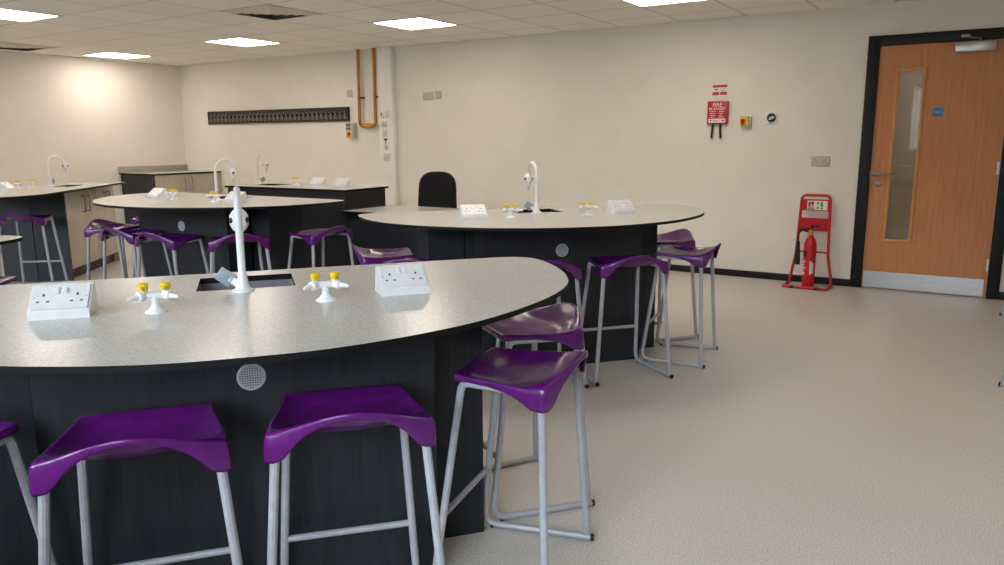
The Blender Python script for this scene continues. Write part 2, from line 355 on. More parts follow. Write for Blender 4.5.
# ------------------------------------------------------------------ stool
def smooth01(t): t = max(0, min(1, t)); return t*t*(3-2*t)
def lerp_prof(t, pr):
    for (a, za), (b, zb) in zip(pr, pr[1:]):
        if t <= b: return za+(zb-za)*(t-a)/(b-a)
    return pr[-1][1]
def seat_mesh():
    NS, NT = 28, 20
    bell = lambda s: max(0, math.cos(PI*s/2))**1.35
    def pt(s, t):
        hw = .154+(.193-.154)*smooth01(t)
        y = -.114+(.173+.114)*t+.054*bell(s)*smooth01((t-.35)/.65)
        zc = .650 if t < .001 else 0
        # centre-line profile: raised lip at the bench end, dip, raised scooped rear edge
        prof = [(0, .652), (.12, .640), (.3, .624), (.55, .617), (.75, .628), (.9, .664), (1, .704)]
        for (a, za), (b2, zb) in zip(prof, prof[1:]):
            if t <= b2: zc = za+(zb-za)*smooth01((t-a)/(b2-a))*.5+(zb-za)*((t-a)/(b2-a))*.5; break
        zs = .650-.004*math.sin(PI*t)
        k = (1-abs(s)**4)
        if t > .8: k = k*(1-smooth01((t-.8)/.2))+bell(s)*smooth01((t-.8)/.2)
        return Vector((hw*s, y, zs+(zc-zs)*k))
    bm = bmesh.new()
    g = [[bm.verts.new(pt(-1+2*i/NS, j/NT)) for i in range(NS+1)] for j in range(NT+1)]
    for j in range(NT):
        for i in range(NS): bm.faces.new((g[j][i], g[j][i+1], g[j+1][i+1], g[j+1][i]))
    # perimeter skirt
    per = [(g[0][i], 's0') for i in range(NS+1)]+[(g[j][NS], 'r') for j in range(1, NT+1)]+[(g[NT][i], 's1') for i in range(NS-1, -1, -1)]+[(g[j][0], 'l') for j in range(NT-1, 0, -1)]
    def bottom(v, side):
        x, y, z = v.co; s = x/.193; t = (y+.114)/.287
        if side == 's0': zb = z-.024; out = Vector((0, -.002, 0))
        elif side in 'rl':
            zb = lerp_prof(t, [(0, .626), (.40, .625), (.58, .618), (.74, .603), (.86, .580), (1, .578)]); out = Vector((math.copysign(.003+.004*smooth01((t-.5)/.4), x), 0, 0))
        else:
            zb = min(lerp_prof(abs(s), [(0, .687), (.2, .683), (.4, .668), (.6, .640), (.72, .612), (.82, .580), (1, .578)]), z-.016); out = Vector((math.copysign(.007, x)*smooth01((abs(s)-.75)/.2), .004, 0))
        return Vector((x, y, zb))+out
    low = []
    for v, sd in per:
        m1 = bm.verts.new(v.co.lerp(bottom(v, sd), .25)+Vector((v.co.x*.012, .002 if sd == 's1' else 0, 0)))
        m2 = bm.verts.new(bottom(v, sd)); low.append((m1, m2))
    n = len(per)
    for i in range(n):
        a, b2 = per[i][0], per[(i+1) % n][0]
        bm.faces.new((b2, a, low[i][0], low[(i+1) % n][0]))
        bm.faces.new((low[(i+1) % n][0], low[i][0], low[i][1], low[(i+1) % n][1]))
    bmesh.ops.recalc_face_normals(bm, faces=bm.faces[:])
    me = bpy.data.meshes.new('seat'); bm.to_mesh(me); bm.free()
    o = bpy.data.objects.new('seat_tmp', me); sc.collection.objects.link(o)
    so = o.modifiers.new('s', 'SOLIDIFY'); so.thickness = .005; so.offset = -1
    ss = o.modifiers.new('u', 'SUBSURF'); ss.levels = 1; ss.render_levels = 1
    bpy.context.view_layer.update()
    out = bpy.data.meshes.new_from_object(o.evaluated_get(bpy.context.evaluated_depsgraph_get())); bpy.data.objects.remove(o)
    out.name = 'seat'; out.materials.clear(); out.materials.append(M['purple'])
    out.polygons.foreach_set('use_smooth', [True]*len(out.polygons))
    return out
def make_stool():
    t = empty('lab_stool')
    me = seat_mesh(); o = bpy.data.objects.new('seat', me); COL.objects.link(o); o.parent = t
    r = .0112
    for s in (1, -1):
        p = round_path([(s*.222, .205, .0125), (s*.190, -.172, .0125), (s*.148, -.090, .624), (s*.165, .140, .620)], [.05, .028], 7)
        fb = MB().tube(p, r, 10).build('bent_leg', M['tube'], t)
        MB().lathe([(.0113, -.002), (.0118, .002), (.0118, .007), (.009, .009)], 12, ax=(s*.085, 1, 0), at=(s*.2215, .200, .0125)).build('foot_cap', M['rubber'], fb)
        MB().lathe([(.006, 0), (.008, .003), (.008, .010)], 10, at=(s*.190, -.138, .0)).build('rubber_stud', M['rubber'], fb)
        MB().tube([(s*.222, .186, .014), (s*.171, .153, .632)], r, 10).build('leg', M['tube'], t)
    # footrest between the two bent legs
    zf = .222; f = (zf-.0125)/(.624-.0125)
    xx, yy = .190+(.148-.190)*f, -.172+(-.090+.172)*f
    MB().tube([(-xx, yy, zf), (xx, yy, zf)], .0095, 10).build('footrest', M['tube'], t)
    t['category'] = 'stool'; return t
SP = make_stool()
GN, GM, GF = 'purple stools around the near bench', 'purple stools around the middle bench', 'purple stools around the far left bench'
stools = [
 (-1.623, .986, 230.6, 'purple stool at bottom left, tucked under the near bench beside the cut-off stool', GN),
 (-1.322, 1.352, 227.3, 'purple stool below the round vent of the near bench, at bottom centre', GN),
 (-1.151, 1.861, 281.2, 'purple stool at the rounded end of the near bench, frontmost of the two there', GN),
 (-1.398, 2.302, 325.0, 'purple stool half under the near bench end, directly behind the stool that stands clear', GN),
 (-2.000, .690, 196, 'purple stool cut by the bottom left corner of the photo', GN),
 (-1.998, 3.503, 225.3, 'purple stool partly hidden by the near worktop end, under the middle bench vent', GM),
 (-1.674, 3.878, 229.2, 'purple stool facing the viewer at the right part of the middle bench', GM),
 (-1.512, 4.379, 277.2, 'purple stool standing clear of the middle bench, nearest to the fire extinguisher', GM),
 (-1.828, 4.804, 323.8, 'purple stool tucked under the right end of the middle bench, furthest back there', GM),
 (-4.116, 3.977, 268, 'purple stool at the right end of the far left bench, before the dark bench panel', GF),
 (-4.335, 3.451, 235.7, 'purple stool directly behind the white tap of the near bench', GF),
 (-4.784, 3.283, 184.7, 'purple stool under the round vent of the far left bench', GF),
 (-5.282, 3.326, 181.5, 'purple stool second from the left end of the far left bench', GF),
 (-5.700, 3.455, 108, 'purple stool at the far left bench nearest to the cream cupboard doors', GF),
 (-5.95, 3.98, 80, 'purple stool mostly hidden behind the left end of the far left bench', GF),
 (-7.192, 3.508, 219.3, 'purple stool in front of the dark end panel of the left wall bench', None),
 (-2.950, 3.446, 134.6, 'purple stool side-on at the left end of the middle bench, bright sheen on seat', GM),
 (-2.547, 3.243, 197.5, 'purple stool showing only its curved rear edge behind the right socket box', GM),
 (-4.10, 1.70, 205, 'purple stool seat just visible at the left edge behind the near worktop', None),
 (-5.97, 2.25, 20, 'purple stool showing only legs under the worktop tip at the left edge', None),
 (.40, 6.42, 100, 'purple stool at the right edge near the door, only a foot visible', 'purple stools at the right edge'),
 (.41, 4.83, 72, 'purple stool at the right edge further from the door, only a foot visible', 'purple stools at the right edge'),
]
for i, (x, y, a, lab, g) in enumerate(stools):
    o = place(SP, i > 0, (x, y, 0), a, lab, g)
    if not g and 'group' in o: del o['group']

# ------------------------------------------------------------------ island benches
ZT = .87; TH = .015
def d_outline():
    half = [(0, .77), (.14, .765), (.27, .74), (.42, .69), (.55, .63), (.67, .552), (.78, .463), (.86, .385), (.93, .30), (.985, .21), (1.02, .12), (1.048, .02), (1.066, -.1), (1.070, -.22), (1.055, -.305), (1.005, -.355), (.93, -.37)]
    h = [(u*.956, w*.956) for u, w in half]
    pts = [(-u, w) for u, w in h[::-1]]+h[1:]
    P = [Vector((*p, 0)) for p in pts]; out = []
    for i in range(len(P)-1):
        p0, p1, p2, p3 = P[max(0, i-1)], P[i], P[i+1], P[min(len(P)-1, i+2)]
        for k in range(4):
            t = k/4
            q = .5*((2*p1)+(p2-p0)*t+(2*p0-5*p1+4*p2-p3)*t*t+(3*p1-p0-3*p2+p3)*t**3); out.append((q.x, -q.y))
    out.append((P[-1].x, -P[-1].y)); return out
def slab_with_hole(outline, hole, z0, z1, chamfer=.0015):
    """flat slab: laminate top (slot 0), black core edges and underside (slot 1)"""
    mb = MB()
    for z, up in ((z1, True), (z0, False)):
        bm = bmesh.new(); es = []
        for loop in ([outline]+([hole] if hole else [])):
            vs = [bm.verts.new((x, y, z)) for x, y in loop]
            es += [bm.edges.new((vs[i], vs[(i+1) % len(vs)])) for i in range(len(vs))]
        bmesh.ops.triangle_fill(bm, use_beauty=True, edges=es, normal=(0, 0, 1 if up else -1))
        mb.bm(bm, 0 if up else 1)
    for loop in ([outline]+([hole] if hole else [])):
        n = len(loop); vs = [(x, y, z0) for x, y in loop]+[(x, y, z1) for x, y in loop]
        mb.add(vs, [(i, (i+1) % n, n+(i+1) % n, n+i) for i in range(n)], 1)
    return mb
def sink_bowl(parent, x0, x1, yy0, yy1, zt, dep=.16):
    s = MB(); t = .006
    s.box(x0-t, x0, yy0-t, yy1+t, zt-dep, zt-.004).box(x1, x1+t, yy0-t, yy1+t, zt-dep, zt-.004).box(x0, x1, yy0-t, yy0, zt-dep, zt-.004).box(x0, x1, yy1, yy1+t, zt-dep, zt-.004)
    s.box(x0, x1, yy0, yy1, zt-dep-t, zt-dep)
    so = s.build('sink_bowl', M['sink'], parent)
    MB().lathe([(.026, 0), (.026, .003), (.018, .004)], 16, at=((x0+x1)/2, (yy0+yy1)/2, zt-dep)).build('drain', M['satin'], so)
def vent_grille(parent, y, z, x=0):
    g = MB().lathe([(.0375, 0), (.0375, .004), (.034, .007), (.031, .007), (.031, .002)], 32, ax=(0, -1, 0), at=(x, y, z)).build('round_vent', M['mesh'], parent)
    m = MB()
    for i in range(-4, 5):
        h = math.sqrt(max(0, .031**2-(i*.0065)**2))
        m.box(x+i*.0065-.0014, x+i*.0065+.0014, y-.0055, y-.003, z-h, z+h); m.box(x-h, x+h, y-.0055, y-.003, z+i*.0065-.0014, z+i*.0065+.0014)
    m.build('grille_bars', M['mesh'], g, smooth=0)
    MB().lathe([(.0308, 0), (.0308, .0025)], 24, ax=(0, -1, 0), at=(x, y, z)).build('vent_opening', M['dark'], g)
OUT = d_outline()
PED = [(-.715, .035), (-.51, .035), (-.51, .24), (.51, .24), (.51, .035), (.715, .035), (.715, -.29), (-.715, -.29)]
def island(loc, rz, label, wf=.24, vu=0, sink=True, vent=True, wing=.715, sc_=1.0):
    t = empty('island_bench', (*loc, 0), rz)
    hole = [(-.13, .035), (.15, .035), (.15, .262), (-.13, .262)] if sink else None
    slab_with_hole([(x*sc_, y*sc_) for x, y in OUT], hole, ZT-TH, ZT).build('worktop', [M['top'], M['core']], t, smooth=20)
    pts = [(max(-wing, min(wing, u))+vu, -w) for u, w in PED if wing > .6 or abs(w-.035) > .01]
    if sum(pts[k-1][0]*pts[k][1]-pts[k][0]*pts[k-1][1] for k in range(len(pts))) < 0: pts = pts[::-1]
    # pedestal: solid-colour panels, one per facet, standing on the floor
    n = len(pts)
    for i in range(n):
        a, b2 = Vector((*pts[i], 0)), Vector((*pts[(i+1) % n], 0)); d = (b2-a); L = d.length; d.normalize()
        inn = Vector((-d.y, d.x, 0)); g = .0012
        turn = lambda i: (Vector(pts[i])-Vector(pts[i-1])).to_3d().cross((Vector(pts[(i+1) % n])-Vector(pts[i])).to_3d()).z
        ea, eb = (g if turn(i) > 0 else .0185), (g if turn((i+1) % n) > 0 else .0005)
        q = [a+d*ea, b2-d*eb, b2-d*(.0195 if eb == g else eb)+inn*.018, a+d*(.0195 if ea == g else ea)+inn*.018]
        MB().prism([(p.x, p.y) for p in q], 0, ZT-TH).build('pedestal_panel', M['navy'], t, smooth=0)
    if vent: vent_grille(t, -wf, .681, vu+.008)
    if sink: sink_bowl(t, -.13, .15, .035, .262, ZT-TH)
    t['label'] = label; t['category'] = 'bench'; t['group'] = 'D-shaped science benches'
    return t
I1 = ((-1.81, 1.45), 50.7); I2 = ((-2.213, 3.94), 49.0); I3 = ((-4.965, 3.76), 1.0); I4 = ((-4.53, 1.10), 24.0)
island(*I1, 'large speckled D-shaped bench nearest the camera, with dark panels and curved front')
island(*I2, 'speckled D-shaped bench in the middle, in front of the desk and black chair', sc_=1.02, vu=.03)
island(*I3, 'speckled D-shaped bench at far left, beside the cream cupboard doors', vu=-.08, sc_=1.03)
island(*I4, 'speckled bench at the left edge, only its worktop tip showing', sink=False, vent=False, wing=.40)

# ------------------------------------------------------------------ taps, gas taps, socket boxes
def make_tap():
    t = empty('swan_neck_tap')
    MB().lathe([(.032, 0), (.032, .004), (.022, .008), (.0165, .02), (.014, .040), (.0115, .055), (.0105, .057)], 20).build('tap_base', M['white_coat'], t)
    p = [(0, 0, .055)]; z = .212; R = .078
    for k in range(7): p.append((0, 0, .055+(z-.055)*(k+1)/7))
    for k in range(1, 13):
        a = PI*k/12*.97; p.append((0, R-R*math.cos(a), z+R*math.sin(a)))
    p.append((0, 2*R, z-.022)); rr = [.0108]*8+[.0108-.0025*k/12 for k in range(1, 14)]
    MB().tube(p, rr, 14).build('tap_neck', M['white_coat'], t)
    hy = 2*R
    h = MB().lathe([(.008, .228), (.011, .226), (.019, .219), (.0275, .207), (.0275, .178), (.020, .163), (.010, .155), (.008, .150)], 8, at=(0, hy, 0))
    ho = h.build('outlet_head', M['white_coat'], t, smooth=15)
    MB().lathe([(.0065, .150), (.008, .145), (.0062, .141), (.0075, .136), (.0056, .132), (.0065, .127), (.0045, .122)], 12, at=(0, hy, 0)).build('hose_nozzle', M['offwhite'], ho)
    for a in (-60, 60, 180):
        a = math.radians(a); d = Vector((math.sin(a), -math.cos(a), 0))
        MB().lathe([(.0085, 0), (.0085, .004), (.006, .005)], 12, ax=d, at=Vector((0, hy, .193))+d*.024).build('outlet_hole', M['hole'], ho)
    lv = MB().box(-.011, .011, -.004, .004, 0, .036, bev=.003).xf(Matrix.Translation((-.010, .008, .018)) @ Matrix.Rotation(math.radians(-52), 4, 'Y'))
    lv.build('lever', M['white_coat'], t)
    MB().box(-.02, .02, -.006, .006, .0, .048, bev=.003).xf(Matrix.Translation((-.028, .010, .028)) @ Matrix.Rotation(math.radians(-52), 4, 'Y')).build('lever_paddle', M['lever'], t)
    t['category'] = 'tap'; return t
def make_gas():
    t = empty('gas_tap')
    MB().lathe([(.028, 0), (.027, .003), (.017, .009), (.011, .017), (.0095, .026), (.0095, .044), (.012, .046)], 20).build('stem', M['white_coat'], t)
    b = MB().tube([(-.030, 0, .044), (.030, 0, .044)], .0095, 12)
    b.build('cross_body', M['white_coat'], t)
    for s in (-1, 1):
        d = Vector((s*.72, -.68, -.06)).normalized(); at = Vector((s*.026, 0, .044))
        v = MB().lathe([(.010, -.008), (.0125, 0), (.0125, .016), (.007, .020), (.0075, .026), (.0055, .030), (.0062, .035), (.0045, .038), (.0052, .042), (.003, .046)], 14, ax=d, at=at)
        v.lathe([(.0095, 0), (.0095, .014), (.008, .016)], 14, at=at+Vector((0, 0, .004)))
        vo = v.build('valve', M['white_coat'], t)
        k = MB().lathe([(.011, .060), (.0125, .062), (.0125, .075), (.010, .077)], 10, at=(at.x, at.y, 0))
        k.box(-.005, .005, -.024, 0, .060, .069, bev=.002)
        k.v = [p if i < 40 else (p[0]+at.x-.004, p[1]+at.y, p[2]) for i, p in enumerate(k.v)]
        k.build('valve_knob', M['yellow'], vo)
    t['category'] = 'gas tap'; return t
def make_box():
    t = empty('socket_box')
    W = .069
    prof = [(-.050, 0), (-.050, .017), (-.046, .020), (.022, .074), (.034, .074), (.050, 0)]   # y (back +), z
    vs = [(-W, y, z) for y, z in prof]+[(W, y, z) for y, z in prof]; n = len(prof)
    MB().add(vs, [tuple(range(n))[::-1], tuple(range(n, 2*n))]+[(i, (i+1) % n, n+(i+1) % n, n+i) for i in range(n)]).build('housing', M['white'], t, smooth=0)
    # faceplate lies on the sloping face
    a = Vector((0, -.046, .020)); bb = Vector((0, .022, .074)); up = (bb-a).normalized(); nr = Vector((0, -up.z, up.y)); L = (bb-a).length
    mtx = Matrix(((1, 0, 0, 0), (0, up.y, nr.y, a.y), (0, up.z, nr.z, a.z), (0, 0, 0, 1)))
    fp = MB().prism(round_poly([(-.064, .004), (.064, .004), (.064, L-.003), (-.064, L-.003)], .004), 0, .004).xf(mtx).build('faceplate', M['white'], t)
    for s in (-1, 1):
        c = s*.038
        h = MB().box(c-.0022, c+.0022, .046, .054, .0037, .0045)
        for q in (-.011, .011): h.box(c+q-.0034, c+q+.0034, .026, .030, .0037, .0045)
        h.xf(mtx).build('socket_outlet', M['hole'], fp, smooth=0)
        h = MB().box(s*.0095-.0055, s*.0095+.0055, .052, .072, .004, .0075, bev=.0015).xf(mtx); so = h.build('rocker_switch', M['white'], fp)
        MB().lathe([(.0018, .0037), (.0018, .0045)], 8, at=(s*.0585, .042, 0)).xf(mtx).build('screw', M['satin'], fp)
    t['category'] = 'socket box'; return t
TP, GP, BP = make_tap(), make_gas(), make_box()
nt_ = ng = nb = 0
def on(isl, u, w): 
    a = math.radians(isl[1]); return (isl[0][0]+u*math.cos(a)+w*math.sin(a), isl[0][1]+u*math.sin(a)-w*math.cos(a), ZT)
bench_names = ['the near bench', 'the middle bench', 'the far left bench']
for isl, nm, extra in ((I1, bench_names[0], 0), (I2, bench_names[1], 0), (I3, bench_names[2], 0)):
    off = {bench_names[0]: (0, 0), bench_names[1]: (-.02, -.03), bench_names[2]: (.16, .09)}[nm]
    ob, og, wb_ = {bench_names[0]: ((-.006, .01), (.003, .0), .172), bench_names[1]: ((-.03, .015), (-.035, -.01), .15), bench_names[2]: ((-.02, .02), (.03, .06), .16)}[nm]
    place(TP, nt_, on(isl, *off), isl[1]-extra, 'white swan-neck tap beside the sink of '+nm, 'white swan-neck taps'); nt_ += 1
    for s, side in ((-1, 'left'), (1, 'right')):
        place(GP, ng, on(isl, s*.215+og[s > 0], wb_+.045), isl[1], 'white gas tap with two yellow knobs on %s, %s of the tap' % (nm, side), 'twin gas taps'); ng += 1
        place(BP, nb, on(isl, s*.425+ob[s > 0], wb_), isl[1]+(-2 if s < 0 else 2), 'white sloping double socket box on %s, %s of the tap' % (nm, side), 'bench socket boxes'); nb += 1

# ------------------------------------------------------------------ left peninsula: cabinets, worktop, tap
A0 = (-7.295, 3.885); AL = 129.0            # door-face line: local +x runs away from the camera
def in_l(x, y): a = math.radians(AL); return (A0[0]+x*math.cos(a)-y*math.sin(a), A0[1]+x*math.sin(a)+y*math.cos(a))
WD = .60
def bar_handle(parent, x, y, z0, z1, ny=-1):
    return MB().tube(round_path([(x, y, z0), (x, y+ny*.032, z0), (x, y+ny*.032, z1), (x, y, z1)], .012), .0055, 8).build('bar_handle', M['satin'], parent)
def cabinet(loc, rz, w, depth, split, label, h=.852, kick=.10, group=None, hz=(.62, .775)):
    t = empty('base_cabinet', (*loc, 0), rz)
    b = MB().box(0, w, .019, depth, kick, h)
    b.build('carcass', M['navy'], t, smooth=0)
    MB().box(.002, w-.002, .05, depth, 0, kick).build('plinth_strip', M['kick'], t)
    for x0, x1, hx in ((.002, split-.0015, split-.055), (split+.0015, w-.002, split+.055)):
        d = MB().box(x0, x1, 0, .0185, kick+.004, h-.004, bev=.0015).build('cabinet_door', M['cream'], t)
        bar_handle(d, hx, 0, *hz)
    tag(t, label, 'cabinet', group); return t
cabinet(in_l(.02, 0), AL, .72, WD-.01, .42, 'cream two-door cupboard of the left bench, nearer the stools', group='cream cupboards of the left bench')
cabinet(in_l(.741, 0), AL, .46, WD-.01, .23, 'cream two-door cupboard of the left bench, nearer the far corner', group='cream cupboards of the left bench')
ep = empty('end_panel', (*in_l(0, 0), 0), AL)
MB().box(-.003, .018, -.004, WD, 0, .852).build('side_board', M['navy'], ep, smooth=0)
MB().box(-.014, -.0035, .30, .34, 0, .845).build('vertical_batten', M['navy'], ep, smooth=0)
tag(ep, 'dark navy end panel of the left bench behind a purple stool', 'panel')
fl = empty('filler_panel', (*in_l(1.203, 0), 0), AL)
MB().box(0, .018, 0, WD, 0, .852).box(.0205, .10, .03, .05, .0, .852).build('side_board', M['cream'], fl, smooth=0)
tag(fl, 'narrow cream end panel closing the far end of the left bench cupboards', 'panel')
wl = empty('bench_worktop', (*in_l(0, 0), 0), AL)
cx, cy0, rd = -.72, .30, .47
outl = [(1.15, cy0-rd), (1.15, cy0+rd)]+[(cx-rd*math.sin(PI*k/28), cy0+rd*math.cos(PI*k/28)) for k in range(29)]
slab_with_hole(outl, [(.32, .06), (.63, .06), (.63, .24), (.32, .24)], .852, .87).build('laminate_slab', [M['top'], M['core']], wl, smooth=20)
sink_bowl(wl, .32, .63, .06, .24, .852)
tag(wl, 'speckled worktop with a sink over the cream cupboards at left', 'worktop')
def l3(x, y): return (*in_l(x, y), ZT)
place(TP, 1, l3(.52, .33), AL+180, 'white swan-neck tap on the left bench above the cream cupboards', 'white swan-neck taps')
place(GP, 1, l3(.37, .43), AL, 'white gas tap on the left bench, next to its tap', 'twin gas taps')
place(GP, 1, l3(.12, .45), AL, 'white gas tap on the left bench, next to its socket box', 'twin gas taps')
place(BP, 1, l3(-.15, .42), AL, 'white socket box on the left bench at the left edge', 'bench socket boxes')

# ------------------------------------------------------------------ corner cupboard along the left wall
CBX = -9.41
cb = cabinet((CBX, 6.235), 90, 1.045, .74, .50, 'grey-beige cupboard with paired handles in the far left corner', hz=(.63, .80))
MB().box(-.019, -.001, -.002, .74, 0, .852).build('side_board', M['navy'], cb, smooth=0)
wc = empty('corner_worktop', (0, 0, 0))
slab_with_hole([(XL+.02, 6.20), (CBX+.02, 6.20), (CBX+.02, D-.003), (XL+.02, D-.003)], None, .852, .87).build('laminate_slab', [M['top'], M['core']], wc, smooth=20)
MB().box(XL+.002, XL+.0195, 6.20, D-.003, .853, .955, bev=.002).build('upstand', M['upst'], wc)
tag(wc, 'speckled worktop with grey upstand in the far left corner', 'worktop')

# ------------------------------------------------------------------ dark service bench in the middle distance
sb = empty('service_bench', (-5.585, 5.24, 0), 2)
slab_with_hole([(-.73, -.30), (.81, -.30), (.81, .31), (-.73, .31)], [(-.56, -.08), (-.28, -.08), (-.28, .14), (-.56, .14)], .852, .87).build('worktop', [M['top'], M['core']], sb, smooth=20)
for x0, x1, yy0, yy1 in ((-.71, .79, -.28, -.262), (-.71, .79, .262, .28), (-.71, -.692, -.261, .261), (.772, .79, -.261, .261)):
    MB().box(x0, x1, yy0, yy1, 0, .8515).build('bench_panel', M['navy'], sb, smooth=0)
sink_bowl(sb, -.56, -.28, -.08, .14, .852)
tag(sb, 'dark-sided service bench with a sink beyond the far left D-shaped bench', 'bench')
place(TP, 1, (-6.225, 5.26, ZT), 262, 'white swan-neck tap on the dark service bench, against the cream wall', 'white swan-neck taps')
place(GP, 1, (-5.72, 5.30, ZT), 3, 'white gas tap on the dark service bench', 'twin gas taps')
place(BP, 1, (-5.46, 5.33, ZT), 8, 'pale socket box on the dark service bench, next to its gas tap', 'bench socket boxes')
place(BP, 1, (-5.15, 5.34, ZT), 8, 'pale socket box on the dark service bench, nearest its right end', 'bench socket boxes')

# ------------------------------------------------------------------ desk and chair
dk = empty('desk', (-4.03, 5.02, 0), 0)
slab_with_hole([(-.51, -.33), (.56, -.33), (.56, .33), (-.51, .33)], None, .702, .72).build('desk_top', [M['top'], M['core']], dk, smooth=20)
MB().box(-.49, .54, -.30, -.282, .02, .7015).build('modesty_panel', M['navy'], dk, smooth=0)
for x in (-.49, .522): MB().box(x, x+.018, -.281, .30, 0, .7015).build('side_panel', M['navy'], dk, smooth=0)
tag(dk, 'low grey desk with dark panels between the benches', 'desk')
ch = empty('office_chair', (-4.36, 5.68, 0), 200)
def pad(w, h, t, n=4):
    bm = bmesh.new()
    pts = round_poly([(-w*.5, 0), (w*.5, 0), (w*.46, h), (-w*.46, h)], [.05, .05, w*.40, w*.40], 8)
    vs = [bm.verts.new((x, 0, z)) for x, z in pts]; f = bm.faces.new(vs)
    r = bmesh.ops.extrude_face_region(bm, geom=[f]); 
    for v in [q for q in r['geom'] if isinstance(q, bmesh.types.BMVert)]: v.co.y += t
    bmesh.ops.bevel(bm, geom=[e for e in bm.edges if abs(e.verts[0].co.y-e.verts[1].co.y) < 1e-6], offset=t*.3, segments=3, profile=.5, affect='EDGES')
    for v in bm.verts: v.co.y += .35*v.co.x**2
    m = MB(); m.bm(bm); return m
bk = pad(.385, .45, .07); bk.xf(Matrix.Translation((0, -.21, .55)) @ Matrix.Rotation(math.radians(6), 4, 'X')).build('backrest', M['chair'], ch)
st = pad(.46, .44, .07); st.xf(Matrix.Translation((0, -.2, .45)) @ Matrix.Rotation(math.radians(-90), 4, 'X')).build('seat', M['chair'], ch)
MB().tube(round_path([(0, -.02, .37), (0, -.24, .37), (0, -.225, .70)], .05), .018, 8).build('back_support', M['black'], ch)
MB().lathe([(.03, .08), (.03, .2), (.02, .2), (.02, .385)], 12).build('gas_column', M['black'], ch)
for i in range(5):
    a = 2*PI*i/5+.3; c_, s_ = math.cos(a), math.sin(a)
    lg = MB().tube([(0, 0, .10), (.27*c_, .27*s_, .075)], [.022, .014], 8).build('star_leg', M['black'], ch)
    MB().lathe([(.018, -.012), (.028, -.010), (.028, .010), (.018, .012)], 14, ax=(-s_, c_, 0), at=(.27*c_, .27*s_, .0285)).build('castor', M['rubber'], lg)
tag(ch, 'black rounded-back office chair behind the low desk', 'chair')

# ------------------------------------------------------------------ wall fittings
WY = D
def fitting(name, x, z): return empty(name, (x, WY, z))
# coat rack
cr = fitting('coat_rack', -8.205, 1.62)
MB().box(-1.36, 1.36, -.022, -.0005, -.088, .088, bev=.003).build('backboard', M['dark'], cr)
MB().box(-1.36, 1.36, -.027, -.0225, -.088, -.066).box(-1.36, -1.335, -.027, -.0225, -.065, .057).box(1.335, 1.36, -.027, -.0225, -.065, .057).build('board_border', M['rack'], cr, smooth=0)
MB().box(-1.36, 1.36, -.027, -.0225, .052, .088).build('top_rail', M['rack'], cr, smooth=0)
hk = MB().add([(-.028, -.0225, -.06), (.028, -.0225, -.06), (.007, -.0225, .045), (-.007, -.0225, .045), (-.028, -.030, -.06), (.028, -.030, -.06), (.007, -.030, .045), (-.007, -.030, .045)],
    [(0, 1, 2, 3), (7, 6, 5, 4), (0, 4, 5, 1), (1, 5, 6, 2), (2, 6, 7, 3), (3, 7, 4, 0)])
hk.tube(round_path([(0, -.028, .03), (0, -.06, .02), (0, -.075, .05)], .015), .006, 8).tube(round_path([(0, -.028, -.02), (0, -.052, -.045), (0, -.060, -.02)], .012), .006, 8)
h0 = None
for i in range(33):
    x = -1.30+2.60*i/32
    if h0 is None: h0 = hk.build('hook', M['hook'], cr, smooth=30); h0.location = (x, 0, 0)
    else:
        h = h0.copy(); COL.objects.link(h); h.parent = cr; h.location = (x, 0, 0)
tag(cr, 'long dark coat rack with a row of hooks on the far wall', 'coat rack')
# yellow gas pipes
gp = fitting('gas_pipe', -6.50, 1.47)
MB().tube(round_path([(-.125, -.05, ZC-1.47), (-.14, -.05, 0), (.12, -.05, 0), (.125, -.05, ZC-1.47)], .05), .0195, 12).build('pipe_loop', M['pipe'], gp)
MB().tube([(-.05, -.05, 0), (.075, -.05, 0)], .024, 12).lathe([(.028, -.012), (.028, .012)], 12, ax=(1, 0, 0), at=(.03, -.05, 0)).build('pipe_valve', M['brass'], gp)
for x in (-.13, .123):
    MB().box(x-.024, x+.05, -.055, -.001, .33, .35, bev=.002).build('pipe_clip', M['rack'], gp)
tag(gp, 'pair of yellow-brown pipes joined in a U, hanging from the ceiling by the column', 'pipe')
# isolator panel with yellow and red switch
ip = fitting('gas_isolator', -6.80, 1.42)
MB().box(-.062, .062, -.07, -.0005, -.092, .092, bev=.005).build('enclosure', M['greyplate'], ip)
MB().box(-.05, .03, -.073, -.0702, .0, .080).build('control_label', M['lever'], ip)
MB().box(-.045, .02, -.0742, -.0731, .055, .072).box(-.045, -.02, -.0742, -.0731, .012, .03).box(-.01, .02, -.0742, -.0731, .012, .03).build('label_print', M['navyprint'], ip, smooth=0)
MB().box(-.045, .045, -.075, -.0702, -.082, -.012, bev=.002).build('yellow_plate', M['yellow'], ip)
MB().lathe([(.022, 0), (.022, .012), (.016, .02)], 16, ax=(0, -1, 0), at=(0, -.075, -.047)).build('red_button', M['red'], ip)
tag(ip, 'grey gas isolator with red button on yellow, below right of the coat rack', 'switch')
def plate(name, x, z, w, h, mt, label, cat='switch', gang=1, group=None, y=-.012, base=0):
    t = fitting(name, x, z); t.location.y -= base
    MB().box(-w/2, w/2, y, -.0005, -h/2, h/2, bev=.003).build('plate', mt, t)
    for g in range(gang):
        gx = (g-(gang-1)/2)*w/gang
        MB().box(gx-.008, gx+.008, y-.005, y+.001, -.014, .014, bev=.0015).build('rocker_switch', mt, t)
    tag(t, label, cat, group); return t
plate('light_switch', -6.83, 1.865, .086, .086, M['greyplate'], 'small grey blank plate left of the yellow pipes')
ds = plate('wall_socket', -5.60, 1.797, .146, .086, M['greyplate'], 'grey double wall socket right of the white column, high up', 'socket', 2)
plate('data_outlet', -5.455, 1.805, .086, .086, M['greyplate'], 'single grey outlet plate beside the high double wall socket', 'socket', 1)
